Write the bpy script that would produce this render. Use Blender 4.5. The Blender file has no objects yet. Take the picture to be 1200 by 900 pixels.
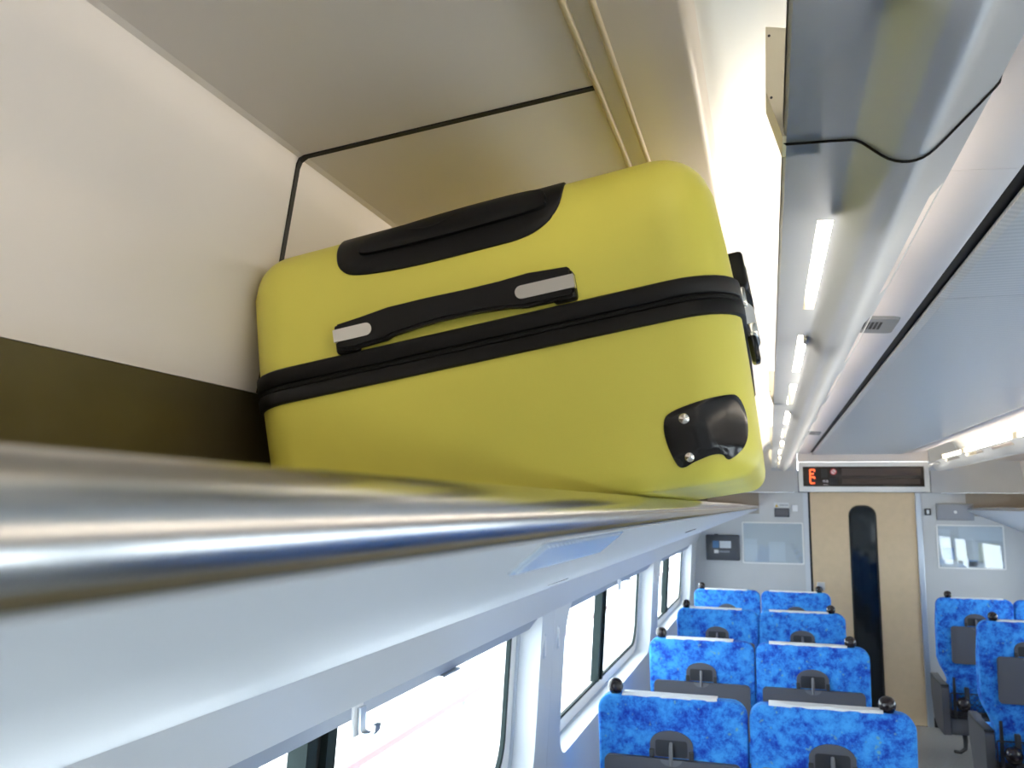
import bpy, bmesh, math, random
from mathutils import Vector, Matrix
random.seed(7)
R = math.radians
H = 1.654            # camera height above the floor; profile heights below are relative to it
YB, YE = -4.6, 7.4   # car body from behind the camera to the end wall
CX = 0.69            # centre line of the car
S = bpy.context.scene
COL = S.collection

# ------------------------------------------------------------------ camera
cd = bpy.data.cameras.new('camera')
cam = bpy.data.objects.new('camera', cd); COL.objects.link(cam)
r_ = Vector((0.95741098, 0.28858204, 0.00919903)); u_ = Vector((0.0318631, -0.1372688, 0.99002122)); w_ = Vector((-0.28696508, 0.94756408, 0.14061777))
m = Matrix((r_, u_, -w_)).transposed().to_4x4(); m.translation = (0, 0, H)
cam.matrix_world = m
cd.sensor_width = 36; cd.lens = 29.75; cd.clip_start = 0.01
cd.dof.use_dof = True; cd.dof.focus_distance = 0.95; cd.dof.aperture_fstop = 14.0
S.camera = cam

# ------------------------------------------------------------------ world, exposure
wd = bpy.data.worlds.new('overcast_sky'); S.world = wd; wd.use_nodes = True
bg = wd.node_tree.nodes['Background']; bg.inputs[0].default_value = (0.86, 0.94, 1.0, 1); bg.inputs[1].default_value = 6.0
S.view_settings.view_transform = 'Standard'; S.view_settings.look = 'None'
S.view_settings.exposure = 0.7; S.view_settings.gamma = 1.0; S.view_settings.use_curve_mapping = False
TUBE = 9.5          # luminance of the fluorescent tubes

# ------------------------------------------------------------------ materials
def mat(name, col, rough=.5, metal=0., emit=None, estr=0., bump=0., bscale=200., spec=.5, coat=0., vary=0., vscale=6.):
    M = bpy.data.materials.new(name); M.use_nodes = True
    nt = M.node_tree; b = nt.nodes['Principled BSDF']
    b.inputs['Base Color'].default_value = (*col, 1); b.inputs['Roughness'].default_value = rough
    b.inputs['Metallic'].default_value = metal; b.inputs['Specular IOR Level'].default_value = spec
    if coat: b.inputs['Coat Weight'].default_value = coat; b.inputs['Coat Roughness'].default_value = .1
    if emit: b.inputs['Emission Color'].default_value = (*emit, 1); b.inputs['Emission Strength'].default_value = estr
    if bump or vary:
        tc = nt.nodes.new('ShaderNodeTexCoord')
    if bump:
        n = nt.nodes.new('ShaderNodeTexNoise'); n.inputs['Scale'].default_value = bscale; n.inputs['Detail'].default_value = 2
        bp = nt.nodes.new('ShaderNodeBump'); bp.inputs['Strength'].default_value = bump; bp.inputs['Distance'].default_value = .002
        nt.links.new(tc.outputs['Object'], n.inputs['Vector']); nt.links.new(n.outputs['Fac'], bp.inputs['Height']); nt.links.new(bp.outputs[0], b.inputs['Normal'])
    if vary:
        n = nt.nodes.new('ShaderNodeTexNoise'); n.inputs['Scale'].default_value = vscale; n.inputs['Detail'].default_value = 5
        cr = nt.nodes.new('ShaderNodeValToRGB'); cr.color_ramp.elements[0].position = .3; cr.color_ramp.elements[1].position = .7
        cr.color_ramp.elements[0].color = (*[c*(1-vary) for c in col], 1); cr.color_ramp.elements[1].color = (*[min(1, c*(1+vary)) for c in col], 1)
        nt.links.new(tc.outputs['Object'], n.inputs['Vector']); nt.links.new(n.outputs['Fac'], cr.inputs[0]); nt.links.new(cr.outputs[0], b.inputs['Base Color'])
    return M
M = {}
M['panel'] = mat('cream_panel', (.75, .69, .65), .32, bump=.02, bscale=900, vary=.02)
M['white'] = mat('white_paint', (.80, .80, .78), .4)
M['wall'] = mat('window_panel_grey', (.62, .65, .68), .4, bump=.02, bscale=700)
M['under'] = mat('rack_underside_grey', (.62, .66, .71), .55, bump=.02, bscale=700)
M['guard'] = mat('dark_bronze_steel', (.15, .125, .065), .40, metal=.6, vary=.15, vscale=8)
M['chrome'] = mat('polished_steel', (.58, .575, .565), .20, metal=1.)
M['gasket'] = mat('black_rubber', (.008, .008, .008), .6)
M['bead'] = mat('cream_bead', (.72, .61, .42), .45)
M['tray'] = mat('brushed_grey_metal', (.50, .54, .59), .31, metal=.50, bump=.02, bscale=1500)
M['ceil'] = None
M['strip'] = mat('strip_white', (.84, .79, .79), .4)
M['tube'] = mat('lit_tube', (1, 1, 1), .5, emit=(1.0, .87, .70), estr=TUBE)
M['yellow'] = mat('yellow_polycarbonate', (.82, .74, .125), .42, bump=.10, bscale=1300, spec=.4, vary=.03)
M['black'] = mat('black_plastic', (.007, .007, .008), .45, bump=.04, bscale=1500, spec=.28)
M['gloss'] = mat('glossy_black_plastic', (.010, .011, .014), .16)
M['zip'] = mat('zip_tape', (.006, .006, .006), .75, bump=.5, bscale=1800)
M['silver'] = mat('satin_silver', (.72, .70, .66), .3, metal=.9)
M['shiny'] = mat('bright_chrome', (.85, .84, .80), .08, metal=1.)
M['grey'] = mat('grey_plastic', (.105, .105, .115), .5, bump=.05, bscale=900)
M['dgrey'] = mat('dark_grey_plastic', (.035, .035, .036), .45)
M['linen'] = mat('white_linen', (.82, .84, .86), .8)
M['knob'] = mat('dark_brown_knob', (.018, .013, .015), .22)
M['floor'] = mat('grey_vinyl', (.36, .35, .33), .35, vary=.10, vscale=60)
M['end'] = mat('end_wall_grey', (.56, .57, .57), .45, vary=.015)
M['door'] = mat('beige_door', (.68, .52, .33), .5, bump=.02, bscale=900, vary=.03, vscale=20)
M['dark'] = mat('dark_frame', (.02, .03, .03), .7, spec=.12)
M['cassette'] = mat('blind_cassette_shaded', (.26, .30, .38), .5)  # shade below the header is put into this darker blue-grey
M['midgrey'] = mat('mid_grey_plastic', (.17, .17, .18), .5)
M['alu'] = mat('aluminium', (.55, .60, .66), .35, metal=.7)
M['glassdark'] = mat('dark_glass', (.006, .010, .014), .06)
M['led'] = mat('display_black', (.022, .015, .012), .25)
M['ledbar'] = mat('display_brown', (.055, .035, .028), .4)
M['red'] = mat('red_led', (.6, .05, .02), .5, emit=(1, .12, .03), estr=1.6)
M['pinkwhite'] = mat('symbol_white', (.8, .7, .7), .5)
M['symred'] = mat('symbol_red', (.6, .04, .04), .5)
M['paper'] = mat('poster_paper', (.60, .62, .63), .5)
M['paper2'] = mat('poster_pale', (.68, .71, .73), .5)
M['paperblue'] = mat('poster_blue', (.28, .42, .68), .5)
M['papercream'] = mat('poster_cream', (.62, .62, .52), .5)
M['sign'] = mat('sign_charcoal', (.07, .075, .085), .45)
M['signblue'] = mat('sign_blue', (.06, .17, .36), .4)
M['speaker'] = mat('speaker_grey', (.30, .32, .36), .5)
M['grille'] = mat('grille_grey', (.30, .31, .32), .45)
M['ivory'] = mat('ivory_bracket', (.78, .73, .58), .45)
M['ground'] = mat('pale_platform', (.8, .8, .8), .8)
M['redrail'] = mat('faded_red_paint', (.15, .075, .078), .6)
M['post'] = mat('pale_post', (.17, .185, .19), .6)
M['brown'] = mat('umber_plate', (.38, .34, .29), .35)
M['amber'] = mat('amber_mark', (.7, .45, .05), .5)

def ceil_mat():
    K = mat('ribbed_ceiling', (.50, .55, .60), .3); nt = K.node_tree; b = nt.nodes['Principled BSDF']
    tc = nt.nodes.new('ShaderNodeTexCoord'); wv = nt.nodes.new('ShaderNodeTexWave'); wv.bands_direction = 'Y'
    wv.inputs['Scale'].default_value = 16; wv.inputs['Distortion'].default_value = .3
    bp = nt.nodes.new('ShaderNodeBump'); bp.inputs['Strength'].default_value = .35; bp.inputs['Distance'].default_value = .002
    nt.links.new(tc.outputs['Object'], wv.inputs['Vector']); nt.links.new(wv.outputs['Fac'], bp.inputs['Height']); nt.links.new(bp.outputs[0], b.inputs['Normal'])
    return K
M['ceil'] = ceil_mat()

def fabric():
    K = mat('mottled_blue_moquette', (.05, .3, .85), .85, spec=.2); nt = K.node_tree; b = nt.nodes['Principled BSDF']; L = nt.links.new
    tc = nt.nodes.new('ShaderNodeTexCoord'); oi = nt.nodes.new('ShaderNodeObjectInfo')
    sc = nt.nodes.new('ShaderNodeVectorMath'); sc.operation = 'SCALE'; sc.inputs[0].default_value = (13, 7, 5); L(oi.outputs['Random'], sc.inputs['Scale'])
    ad = nt.nodes.new('ShaderNodeVectorMath'); ad.operation = 'ADD'; L(tc.outputs['Object'], ad.inputs[0]); L(sc.outputs[0], ad.inputs[1])
    n1 = nt.nodes.new('ShaderNodeTexNoise'); n1.inputs['Scale'].default_value = 17; n1.inputs['Detail'].default_value = 9; n1.inputs['Roughness'].default_value = .80; n1.inputs['Distortion'].default_value = .15
    L(ad.outputs[0], n1.inputs['Vector'])
    cr = nt.nodes.new('ShaderNodeValToRGB'); e = cr.color_ramp.elements
    e[0].position = .38; e[0].color = (.014, .05, .42, 1); e[1].position = .60; e[1].color = (.07, .38, .88, 1)
    k = e.new(.46); k.color = (.027, .15, .64, 1); k = e.new(.51); k.color = (.042, .26, .77, 1)
    L(n1.outputs['Fac'], cr.inputs[0])
    n2 = nt.nodes.new('ShaderNodeTexNoise'); n2.inputs['Scale'].default_value = 55; n2.inputs['Detail'].default_value = 1
    L(ad.outputs[0], n2.inputs['Vector'])
    c2 = nt.nodes.new('ShaderNodeValToRGB'); c2.color_ramp.elements[0].position = .70; c2.color_ramp.elements[1].position = .76
    c2.color_ramp.elements[1].color = (.5, .5, .5, 1)
    L(n2.outputs['Fac'], c2.inputs[0])
    mx = nt.nodes.new('ShaderNodeMixRGB'); mx.inputs[2].default_value = (.25, .45, .35, 1); L(c2.outputs[0], mx.inputs[0]); L(cr.outputs[0], mx.inputs[1]); L(mx.outputs[0], b.inputs['Base Color'])
    return K
M['fabric'] = fabric()

def glass(name, tint, refl):
    K = bpy.data.materials.new(name); K.use_nodes = True; nt = K.node_tree; nt.nodes.clear()
    o = nt.nodes.new('ShaderNodeOutputMaterial'); t = nt.nodes.new('ShaderNodeBsdfTransparent'); t.inputs[0].default_value = (*tint, 1)
    g = nt.nodes.new('ShaderNodeBsdfGlossy'); g.inputs['Roughness'].default_value = .03
    x = nt.nodes.new('ShaderNodeMixShader'); x.inputs[0].default_value = refl
    nt.links.new(t.outputs[0], x.inputs[1]); nt.links.new(g.outputs[0], x.inputs[2]); nt.links.new(x.outputs[0], o.inputs[0])
    return K
M['glass'] = glass('window_glass', (.95, .97, .97), .05)
M['acrylic'] = glass('clear_acrylic', (.92, .95, .97), .07)
M['lens'] = mat('prismatic_lens', (.70, .80, .92), .2, metal=.6)

# ------------------------------------------------------------------ helpers
def tag(o, label=None, cat=None, group=None, kind=None):
    if label: o['label'] = label
    if cat: o['category'] = cat
    if group: o['group'] = group
    if kind: o['kind'] = kind
    return o
def empty(name, loc=(0, 0, 0), parent=None):
    o = bpy.data.objects.new(name, None); COL.objects.link(o); o.location = loc; o.empty_display_size = .05
    if parent: o.parent = parent
    return o
def link(name, bm, m_, parent=None, smooth=False, recalc=True):
    if recalc: bmesh.ops.recalc_face_normals(bm, faces=bm.faces[:])
    me = bpy.data.meshes.new(name); bm.to_mesh(me); bm.free()
    me.materials.append(M[m_])
    if smooth:
        for p in me.polygons: p.use_smooth = True
        me.set_sharp_from_angle(angle=R(38 if smooth is True else smooth))
    o = bpy.data.objects.new(name, me); COL.objects.link(o)
    if parent: o.parent = parent
    return o
def prism(bm, pts, y0, y1, T=None):
    """closed (x, z) profile swept along y"""
    T = T or (lambda x: x)
    a = [bm.verts.new((T(x), y0, z)) for x, z in pts]; b = [bm.verts.new((T(x), y1, z)) for x, z in pts]
    n = len(pts)
    for i in range(n): bm.faces.new((a[i], a[(i+1) % n], b[(i+1) % n], b[i]))
    bm.faces.new(a); bm.faces.new(b[::-1])
def offset_poly(pts, th):
    out = []
    for i, p in enumerate(pts):
        a = Vector(pts[max(0, i-1)]); b = Vector(pts[min(len(pts)-1, i+1)]); d = (b-a).normalized()
        out.append((p[0]-d.y*th, p[1]+d.x*th))
    return out
def strip(bm, pts, th, y0, y1, T=None):
    """open (x, z) polyline given thickness to its left, swept along y"""
    T = T or (lambda x: x)
    o = offset_poly(pts, th); n = len(pts)
    v = [[[bm.verts.new((T(x), y, z)) for x, z in q] for q in (pts, o)] for y in (y0, y1)]
    for i in range(n-1):
        bm.faces.new((v[0][0][i], v[0][0][i+1], v[1][0][i+1], v[1][0][i]))
        bm.faces.new((v[0][1][i+1], v[0][1][i], v[1][1][i], v[1][1][i+1]))
        for e in (0, 1): bm.faces.new((v[e][0][i], v[e][1][i], v[e][1][i+1], v[e][0][i+1]))
    for i in (0, n-1): bm.faces.new((v[0][0][i], v[1][0][i], v[1][1][i], v[0][1][i]))
def box(bm, x0, x1, y0, y1, z0, z1, bev=0., seg=2):
    r = bmesh.ops.create_cube(bm, size=1.)
    vs = r['verts']
    for v in vs: v.co = Vector(((x0+x1)/2+v.co.x*(x1-x0), (y0+y1)/2+v.co.y*(y1-y0), (z0+z1)/2+v.co.z*(z1-z0)))
    if bev:
        es = list({e for v in vs for e in v.link_edges})
        bmesh.ops.bevel(bm, geom=es, offset=bev, segments=seg, affect='EDGES', profile=.5, clamp_overlap=True)
def boxo(name, m_, parent, x0, x1, y0, y1, z0, z1, bev=0., seg=2):
    bm = bmesh.new(); box(bm, x0, x1, y0, y1, z0, z1, bev, seg)
    return link(name, bm, m_, parent, smooth=(18 if bev < .01 else 70) if bev else False)
def tube(bm, pts, r, seg=10, caps=True):
    pts = [Vector(p) for p in pts]; rings = []
    up = None
    for i, p in enumerate(pts):
        d = (pts[min(i+1, len(pts)-1)]-pts[max(i-1, 0)]).normalized()
        a = Vector((0, 0, 1)) if abs(d.z) < .9 else Vector((1, 0, 0))
        if up is None: up = (a-d*a.dot(d)).normalized()
        else: up = (up-d*up.dot(d)).normalized()
        s = d.cross(up); rr = r[i] if isinstance(r, (list, tuple)) else r
        rings.append([bm.verts.new(p+up*math.cos(t)*rr+s*math.sin(t)*rr) for t in [2*math.pi*k/seg for k in range(seg)]])
    for a, b in zip(rings, rings[1:]):
        for k in range(seg): bm.faces.new((a[k], a[(k+1) % seg], b[(k+1) % seg], b[k]))
    if caps: bm.faces.new(rings[0][::-1]); bm.faces.new(rings[-1])
def lathe(bm, prof, c, axis='z', seg=16):
    rings = []
    for r, h in prof:
        ring = []
        for k in range(seg):
            t = 2*math.pi*k/seg; a, b = r*math.cos(t), r*math.sin(t)
            q = {'z': (a, b, h), 'y': (a, h, b), 'x': (h, a, b)}[axis]
            ring.append(bm.verts.new(Vector(c)+Vector(q)))
        rings.append(ring)
    for a, b in zip(rings, rings[1:]):
        for k in range(seg): bm.faces.new((a[k], a[(k+1) % seg], b[(k+1) % seg], b[k]))
    bm.faces.new(rings[0][::-1]); bm.faces.new(rings[-1])
def rrect(a0, a1, b0, b1, r, n=6):
    """rounded rectangle, counter-clockwise; r = (bottom-right, top-right, top-left, bottom-left)"""
    if not isinstance(r, (tuple, list)): r = (r,)*4
    out = []
    for (ca, cb, t0), rr in zip((((a1), (b0), -90), ((a1), (b1), 0), ((a0), (b1), 90), ((a0), (b0), 180)), r):
        ox = ca-rr if ca == a1 else ca+rr; oy = cb-rr if cb == b1 else cb+rr
        for k in range(n+1):
            t = R(t0+90*k/n); out.append((ox+rr*math.cos(t), oy+rr*math.sin(t)))
    return out
def frame_ring(bm, A0, A1, B0, B1, hole, n, fn_front, fn_back):
    """plate [A0..A1]x[B0..B1] with a hole (from rrect with n) between two surfaces fn(a, b) -> xyz"""
    cor = [(A1, B0), (A1, B1), (A0, B1), (A0, B0)]
    outer = []
    for k in range(4):
        ca, cb = cor[k]
        p0 = hole[k*(n+1)]; p1 = hole[k*(n+1)+n]
        if k in (0, 2): e0 = (p0[0], cb); e1 = (ca, p1[1])
        else: e0 = (ca, p0[1]); e1 = (p1[0], cb)
        for j in range(n+1):
            t = j/n
            if t <= .5: q = (e0[0]+(ca-e0[0])*t*2, e0[1]+(cb-e0[1])*t*2)
            else: q = (ca+(e1[0]-ca)*(t-.5)*2, cb+(e1[1]-cb)*(t-.5)*2)
            outer.append(q)
    N = len(hole)
    of = [bm.verts.new(fn_front(*q)) for q in outer]; hf = [bm.verts.new(fn_front(*q)) for q in hole]
    ob = [bm.verts.new(fn_back(*q)) for q in outer]; hb = [bm.verts.new(fn_back(*q)) for q in hole]
    for i in range(N):
        j = (i+1) % N
        bm.faces.new((of[i], of[j], hf[j], hf[i])); bm.faces.new((ob[j], ob[i], hb[i], hb[j]))
        bm.faces.new((hf[i], hf[j], hb[j], hb[i])); bm.faces.new((of[j], of[i], ob[i], ob[j]))
def ring_between(bm, out, inn, f0, f1):
    """a frame between two matching outlines"""
    N = len(out)
    v = [[bm.verts.new(f(*q)) for q in c] for c in (out, inn) for f in (f0, f1)]
    a, b, c, d = v
    for i in range(N):
        j = (i+1) % N
        for p, q in ((a, c), (c, d), (d, b), (b, a)): bm.faces.new((p[i], p[j], q[j], q[i]))
def plate(bm, outline, f0, f1):
    a = [bm.verts.new(f0(*q)) for q in outline]; b = [bm.verts.new(f1(*q)) for q in outline]
    n = len(a)
    bm.faces.new(a); bm.faces.new(b[::-1])
    for i in range(n): bm.faces.new((a[i], a[(i+1) % n], b[(i+1) % n], b[i]))
def copy_tree(o, parent=None):
    c = o.copy(); COL.objects.link(c)
    if parent: c.parent = parent
    for ch in list(o.children): copy_tree(ch, c)
    return c
def zz(pts): return [(x, z+H) for x, z in pts]

# ================================================================== the setting
floor = tag(boxo('floor', 'floor', None, -.70, 2.08, YB, YE, -.06, 0), 'grey speckled vinyl floor of the carriage', 'floor', kind='structure')
roof = empty('ceiling'); tag(roof, 'pale blue ribbed ceiling panels along the middle of the carriage', 'ceiling', kind='structure')
bounds = [YB, -2.6, -.45, 1.875, 3.322, 5.2, 6.6, YE-.03]
for a, b in zip(bounds, bounds[1:]):
    bm = bmesh.new(); strip(bm, zz([(.345, .428), (.36, .424), (1.02, .424), (1.035, .428)]), .012, a+.0015, b-.0015); link('ceiling_panel', bm, 'ceil', roof)
boxo('panel_backing', 'gasket', roof, .30, 1.08, YB, YE, H+.445, H+.455)
boxo('roof_light_block', 'white', roof, -.80, 2.18, YB-.05, YE+.1, H+.60, H+.64)  # unseen lid added above the panels to block sky light

WIN = [(-4.38, -2.35), (-2.06, -.03), (.26, 2.29), (2.58, 4.61), (4.90, 6.93)]
ZT, ZS = -.302+H, -.755+H
def wx(z): return -.60+(z-H+.302)*.06         # the side wall leans out towards the floor
def side(T, word, k0):
    W = empty('wall_'+word); tag(W, f'pale grey {word} side wall with window pillars and luggage bay panels', 'wall', kind='structure')
    edges = [YB, -2.205, .115, 2.435, 4.755, YE]
    for (a, b), (y0, y1) in zip(zip(edges, edges[1:]), WIN):
        bm = bmesh.new(); n = 6
        hole = rrect(y0, y1, ZS, ZT+.02, (.10, .03, .14, .10), n)
        frame_ring(bm, a+.001, b-.001, .30, ZT+.03, hole, n, lambda y, z: (T(wx(z)), y, z), lambda y, z: (T(wx(z)-.07), y, z))
        link('window_panel', bm, 'wall', W, smooth=30)
    bm = bmesh.new(); box(bm, min(T(-.70), T(-.61)), max(T(-.70), T(-.61)), YB, YE, 0, .30); link('skirting_panel', bm, 'wall', W)
    # header above the windows
    bm = bmesh.new(); prism(bm, zz([(-.600, -.300), (-.556, -.213), (-.60, -.20), (-.70, -.20), (-.70, -.300)]), YB, YE, T); link('header_panel', bm, 'wall', W)
    bm = bmesh.new(); prism(bm, zz([(-.72, -.22), (-.70, -.22), (-.70, .62), (-.72, .62)]), YB, YE, T); link('side_light_block', bm, 'white', W)  # unseen side plate, added with the roof lid to keep sky light out
    # luggage bay: back wall, ceiling, cove
    seam = [YB, -1.2, .748, 2.6, 4.5, YE]
    for a, b in zip(seam, seam[1:]):
        bm = bmesh.new(); strip(bm, zz([(-.4985, .110), (-.4645, .352), (-.462, .358), (-.456, .3605)]), .012, a+.002, b-.002, T); link('bay_wall_panel', bm, 'panel', W, smooth=True)
        bm = bmesh.new(); strip(bm, zz([(-.456, .3605), (-.146, .3945)]), .012, a+.002, b-.002, T); link('bay_ceiling_panel', bm, 'panel', W)
    for y in seam[1:-1]:
        bm = bmesh.new(); strip(bm, zz([(-.4977, .110), (-.4637, .348), (-.4610, .3548), (-.4545, .3590), (-.145, .3928)]), .016, y-.0034, y+.0034, T); link('gasket', bm, 'gasket', W)
    bm = bmesh.new(); strip(bm, zz([(-.514, -.08), (-.499, .1095)]), .004, YB, YE, T); link('back_guard', bm, 'guard', W)
    bm = bmesh.new(); strip(bm, zz([(-.146, .3945), (-.060, .4035), (-.053, .409), (-.048, .425)]), .012, YB, YE, T); link('bay_lip', bm, 'panel', W, smooth=True)
    for x, w in ((-.1445, .0033), (-.1225, .0030)):
        bm = bmesh.new(); z = .3945+(x+.146)*.105
        prism(bm, zz([(x-w, z+.002), (x-w*.8, z-.003), (x, z-.0042), (x+w*.8, z-.003), (x+w, z+.002)]), YB, YE, T); link('bead', bm, 'bead', W, smooth=60)
    cs = [YB, -.8, 1.195, 3.05, 4.9, 6.2, YE]
    for a, b in zip(cs, cs[1:]):
        bm = bmesh.new(); strip(bm, zz([(-.049, .423), (-.042, .455), (-.026, .487), (.01, .513), (.06, .525), (.12, .522), (.165, .503), (.195, .465), (.212, .442)]), .010, a+.0008, b-.0008, T); link('cove_panel', bm, 'white', W, smooth=True)
    cs = [YB, -.95, 1.175, 3.3, 5.4, YE-.03]
    for a, b in zip(cs, cs[1:]):
        bm = bmesh.new(); strip(bm, zz([(.208, .446), (.216, .439), (.318, .4315), (.324, .4345)]), .010, a+.0008, b-.0008, T); link('lamp_side_panel', bm, 'strip', W, smooth=True)
    # pillar vents
    for y0, y1 in WIN[2:4]:
        for y, z in ((y1+.035, -.385), (y1+.195, -.383)):
            z += H; bm = bmesh.new(); x = wx(z)
            box(bm, min(T(x-.004), T(x+.003)), max(T(x-.004), T(x+.003)), y-.009, y+.009, z-.032, z+.032, .002); v = link('pillar_slot', bm, 'alu', W, smooth=50)
            bm = bmesh.new(); box(bm, min(T(x), T(x+.005)), max(T(x), T(x+.005)), y-.004, y+.004, z-.026, z+.026); link('slot_insert', bm, 'linen', v)
    # windows
    for k, (y0, y1) in enumerate(WIN):
        w = empty(f'window_{k0+k}'); tag(w, f'{["rearmost", "hindmost but one", "nearest", "middle", "farthest"][k]} wide window of the {word} wall with dark centre mullion', 'window', kind='structure')
        n = 6; x0 = -.672
        f = lambda d: (lambda y, z: (T(x0+d+(z-H+.302)*.06), y, z))
        rr4 = (.10, .03, .10, .10); A = rrect(y0-.04, y1+.07, ZS-.04, ZT+.05, rr4, n); B = rrect(y0+.05, y1-.055, ZS+.045, ZT-.004, rr4, n); C_ = rrect(y0+.060, y1-.068, ZS+.055, ZT-.012, rr4, n)
        bm = bmesh.new(); ring_between(bm, A, B, f(-.02), f(.004)); link('frame', bm, 'white', w, smooth=30)
        bm = bmesh.new(); ring_between(bm, B, C_, f(-.006), f(.005)); link('gasket', bm, 'dark', w, smooth=30)
        A2 = rrect(y0-.01, y1+.005, ZS-.005, ZT+.02, rr4, n); B2 = rrect(y0-.002, y1-.006, ZS+.003, ZT+.012, rr4, n)
        bm = bmesh.new(); ring_between(bm, A2, B2, f(.003), f(.012)); link('trim_ring', bm, 'alu', w, smooth=30)
        ym = (y0+y1)/2-.065
        for a, b in ((y0+.055, ym), (ym, y1-.06)):
            bm = bmesh.new(); plate(bm, rrect(a, b, ZS+.05, ZT-.008, .02, 3), f(-.010), f(-.006)); link('pane', bm, 'glass', w)
        for a, b, d, mm in ((ym-.042, ym-.012, .012, 'dark'), (ym-.012, ym+.012, .004, 'gasket'), (ym+.012, ym+.042, .016, 'dark')):
            bm = bmesh.new(); plate(bm, [(a, ZS+.05), (b, ZS+.05), (b, ZT), (a, ZT)], f(-.02), f(d)); link('mullion', bm, mm, w)
        bm = bmesh.new(); prism(bm, zz([(-.668, -.340), (-.668, -.296), (-.612, -.296), (-.612, -.306), (-.635, -.336), (-.645, -.340)]), y0+.0, y1-.01, T); bl = link('blind_cassette', bm, 'cassette', w)
        bm = bmesh.new(); box(bm, min(T(-.66), T(-.63)), max(T(-.66), T(-.63)), ym+.42, ym+.52, H-.3425, H-.339); link('blind_catch', bm, 'alu', bl)
    return W
L_ = lambda x: x
R_ = lambda x: 2*CX-x
side(L_, 'left', 1); side(R_, 'right', 6)

# ---- coat hooks by the mullions
def hook(T, y, label):
    bm = bmesh.new(); x = -.606; w = .012
    t = empty('coat_hook', (T(x), y, ZT-.002)); sgn = 1 if T(0) == 0 else -1
    box(bm, min(0, sgn*.004), max(0, sgn*.004), -.009, .011, -.036, .006, .001); link('plate', bm, 'linen', t)
    bm = bmesh.new(); pts = [(.004, .0), (.004, -.028), (.007, -.034), (.014, -.036), (.022, -.034), (.026, -.028), (.027, -.020)]
    strip(bm, [(sgn*a, b) for a, b in pts], .0045, -w/2+.003, w/2+.003); link('hook_arm', bm, 'alu', t, smooth=True)
    t.scale = (1.35, 1.5, 1.15); tag(t, label, 'hook', 'coat hooks along the window heads')
hook(L_, 1.205, 'white coat hook at the head of the nearest window, beside its dark mullion')
hook(L_, 3.53, 'white coat hook at the head of the second window, beside its mullion')
hook(R_, 3.53, 'white coat hook on the right window wall')

# ---- end wall
E = empty('wall_end'); tag(E, 'light grey end wall of the carriage around the beige door', 'wall', kind='structure')
boxo('wall_panel', 'end', E, -.70, .300, YE, YE+.05, 0, H+.118)
boxo('wall_panel', 'end', E, 1.145, 2.08, YE, YE+.05, 0, H+.118)
boxo('wall_panel', 'end', E, -.70, .228, YE-.045, YE+.05, H+.119, H+.60, .004)
boxo('wall_panel', 'end', E, 1.216, 2.08, YE-.045, YE+.05, H+.119, H+.60, .004)
boxo('wall_panel', 'panel', E, .232, 1.212, YE-.03, YE+.05, H+.366, H+.60)
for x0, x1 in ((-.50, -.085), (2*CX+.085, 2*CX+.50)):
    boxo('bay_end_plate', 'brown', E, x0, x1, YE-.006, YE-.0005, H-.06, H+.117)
boxo('kick_strip', 'gasket', E, -.6, .30, YE-.006, YE-.0005, 0, .07); boxo('kick_strip', 'gasket', E, 1.15, 1.98, YE-.006, YE-.0005, 0, .07)
boxo('jamb_gasket', 'gasket', E, .3005, .317, YE+.008, YE+.04, 0, H+.12)
boxo('door_jamb', 'alu', E, 1.104, 1.144, YE-.012, YE+.03, 0, H+.12, .004)
boxo('door_jamb', 'wall', E, .262, .300, YE-.004, YE+.0, 0, H+.117)
boxo('door_light_stop', 'gasket', E, .20, 1.30, YE+.055, YE+.08, -.05, H+.3)  # black plate added behind the door to stop outside light leaking in
tag(boxo('wall_back', 'end', None, -.70, 2.08, YB-.05, YB, 0, H+.60), 'added light grey wall closing the carriage behind the camera', 'wall', kind='structure')  # unseen wall added to close the car against stray daylight

D = empty('door_1'); tag(D, 'beige sliding door with a tall narrow dark window', 'door', kind='structure')
n = 8; hole = rrect(.607, .815, H-1.62, H+.018, .085, n); y0 = YE+.012
bm = bmesh.new(); frame_ring(bm, .3175, 1.1035, .002, H+.12, hole, n, lambda a, b: (a, y0, b), lambda a, b: (a, y0+.03, b)); link('door_leaf', bm, 'door', D, smooth=30)
inn = rrect(.619, .803, H-1.608, H+.006, .074, n)
bm = bmesh.new(); ring_between(bm, hole, inn, lambda a, b: (a, y0-.003, b), lambda a, b: (a, y0+.02, b)); link('window_gasket', bm, 'gasket', D, smooth=30)
bm = bmesh.new(); plate(bm, inn, lambda a, b: (a, y0+.012, b), lambda a, b: (a, y0+.016, b)); link('window_pane', bm, 'glassdark', D)

boxo('door_handle', 'silver', D, .345, .405, YE+.002, YE+.013, H-.665, H-.60, .004)
# ---- outside
tag(boxo('ground', 'ground', None, -40, 40, -30, 60, -1.75, -1.7), 'bright pale ground outside the windows', 'ground', kind='structure')
gr = empty('guard_railing', (-4.0, 8.0, -1.7)); tag(gr, 'faded red railing on pale posts outside the windows', 'railing')
bm = bmesh.new(); box(bm, -.04, .04, -7, 30, .76, .84, .01); link('top_rail', bm, 'redrail', gr)
for k in range(12):
    bm = bmesh.new(); box(bm, -.03, .03, -6.2+k*3.1, -6.14+k*3.1, 0, .77); link('post', bm, 'post', gr)

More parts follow.
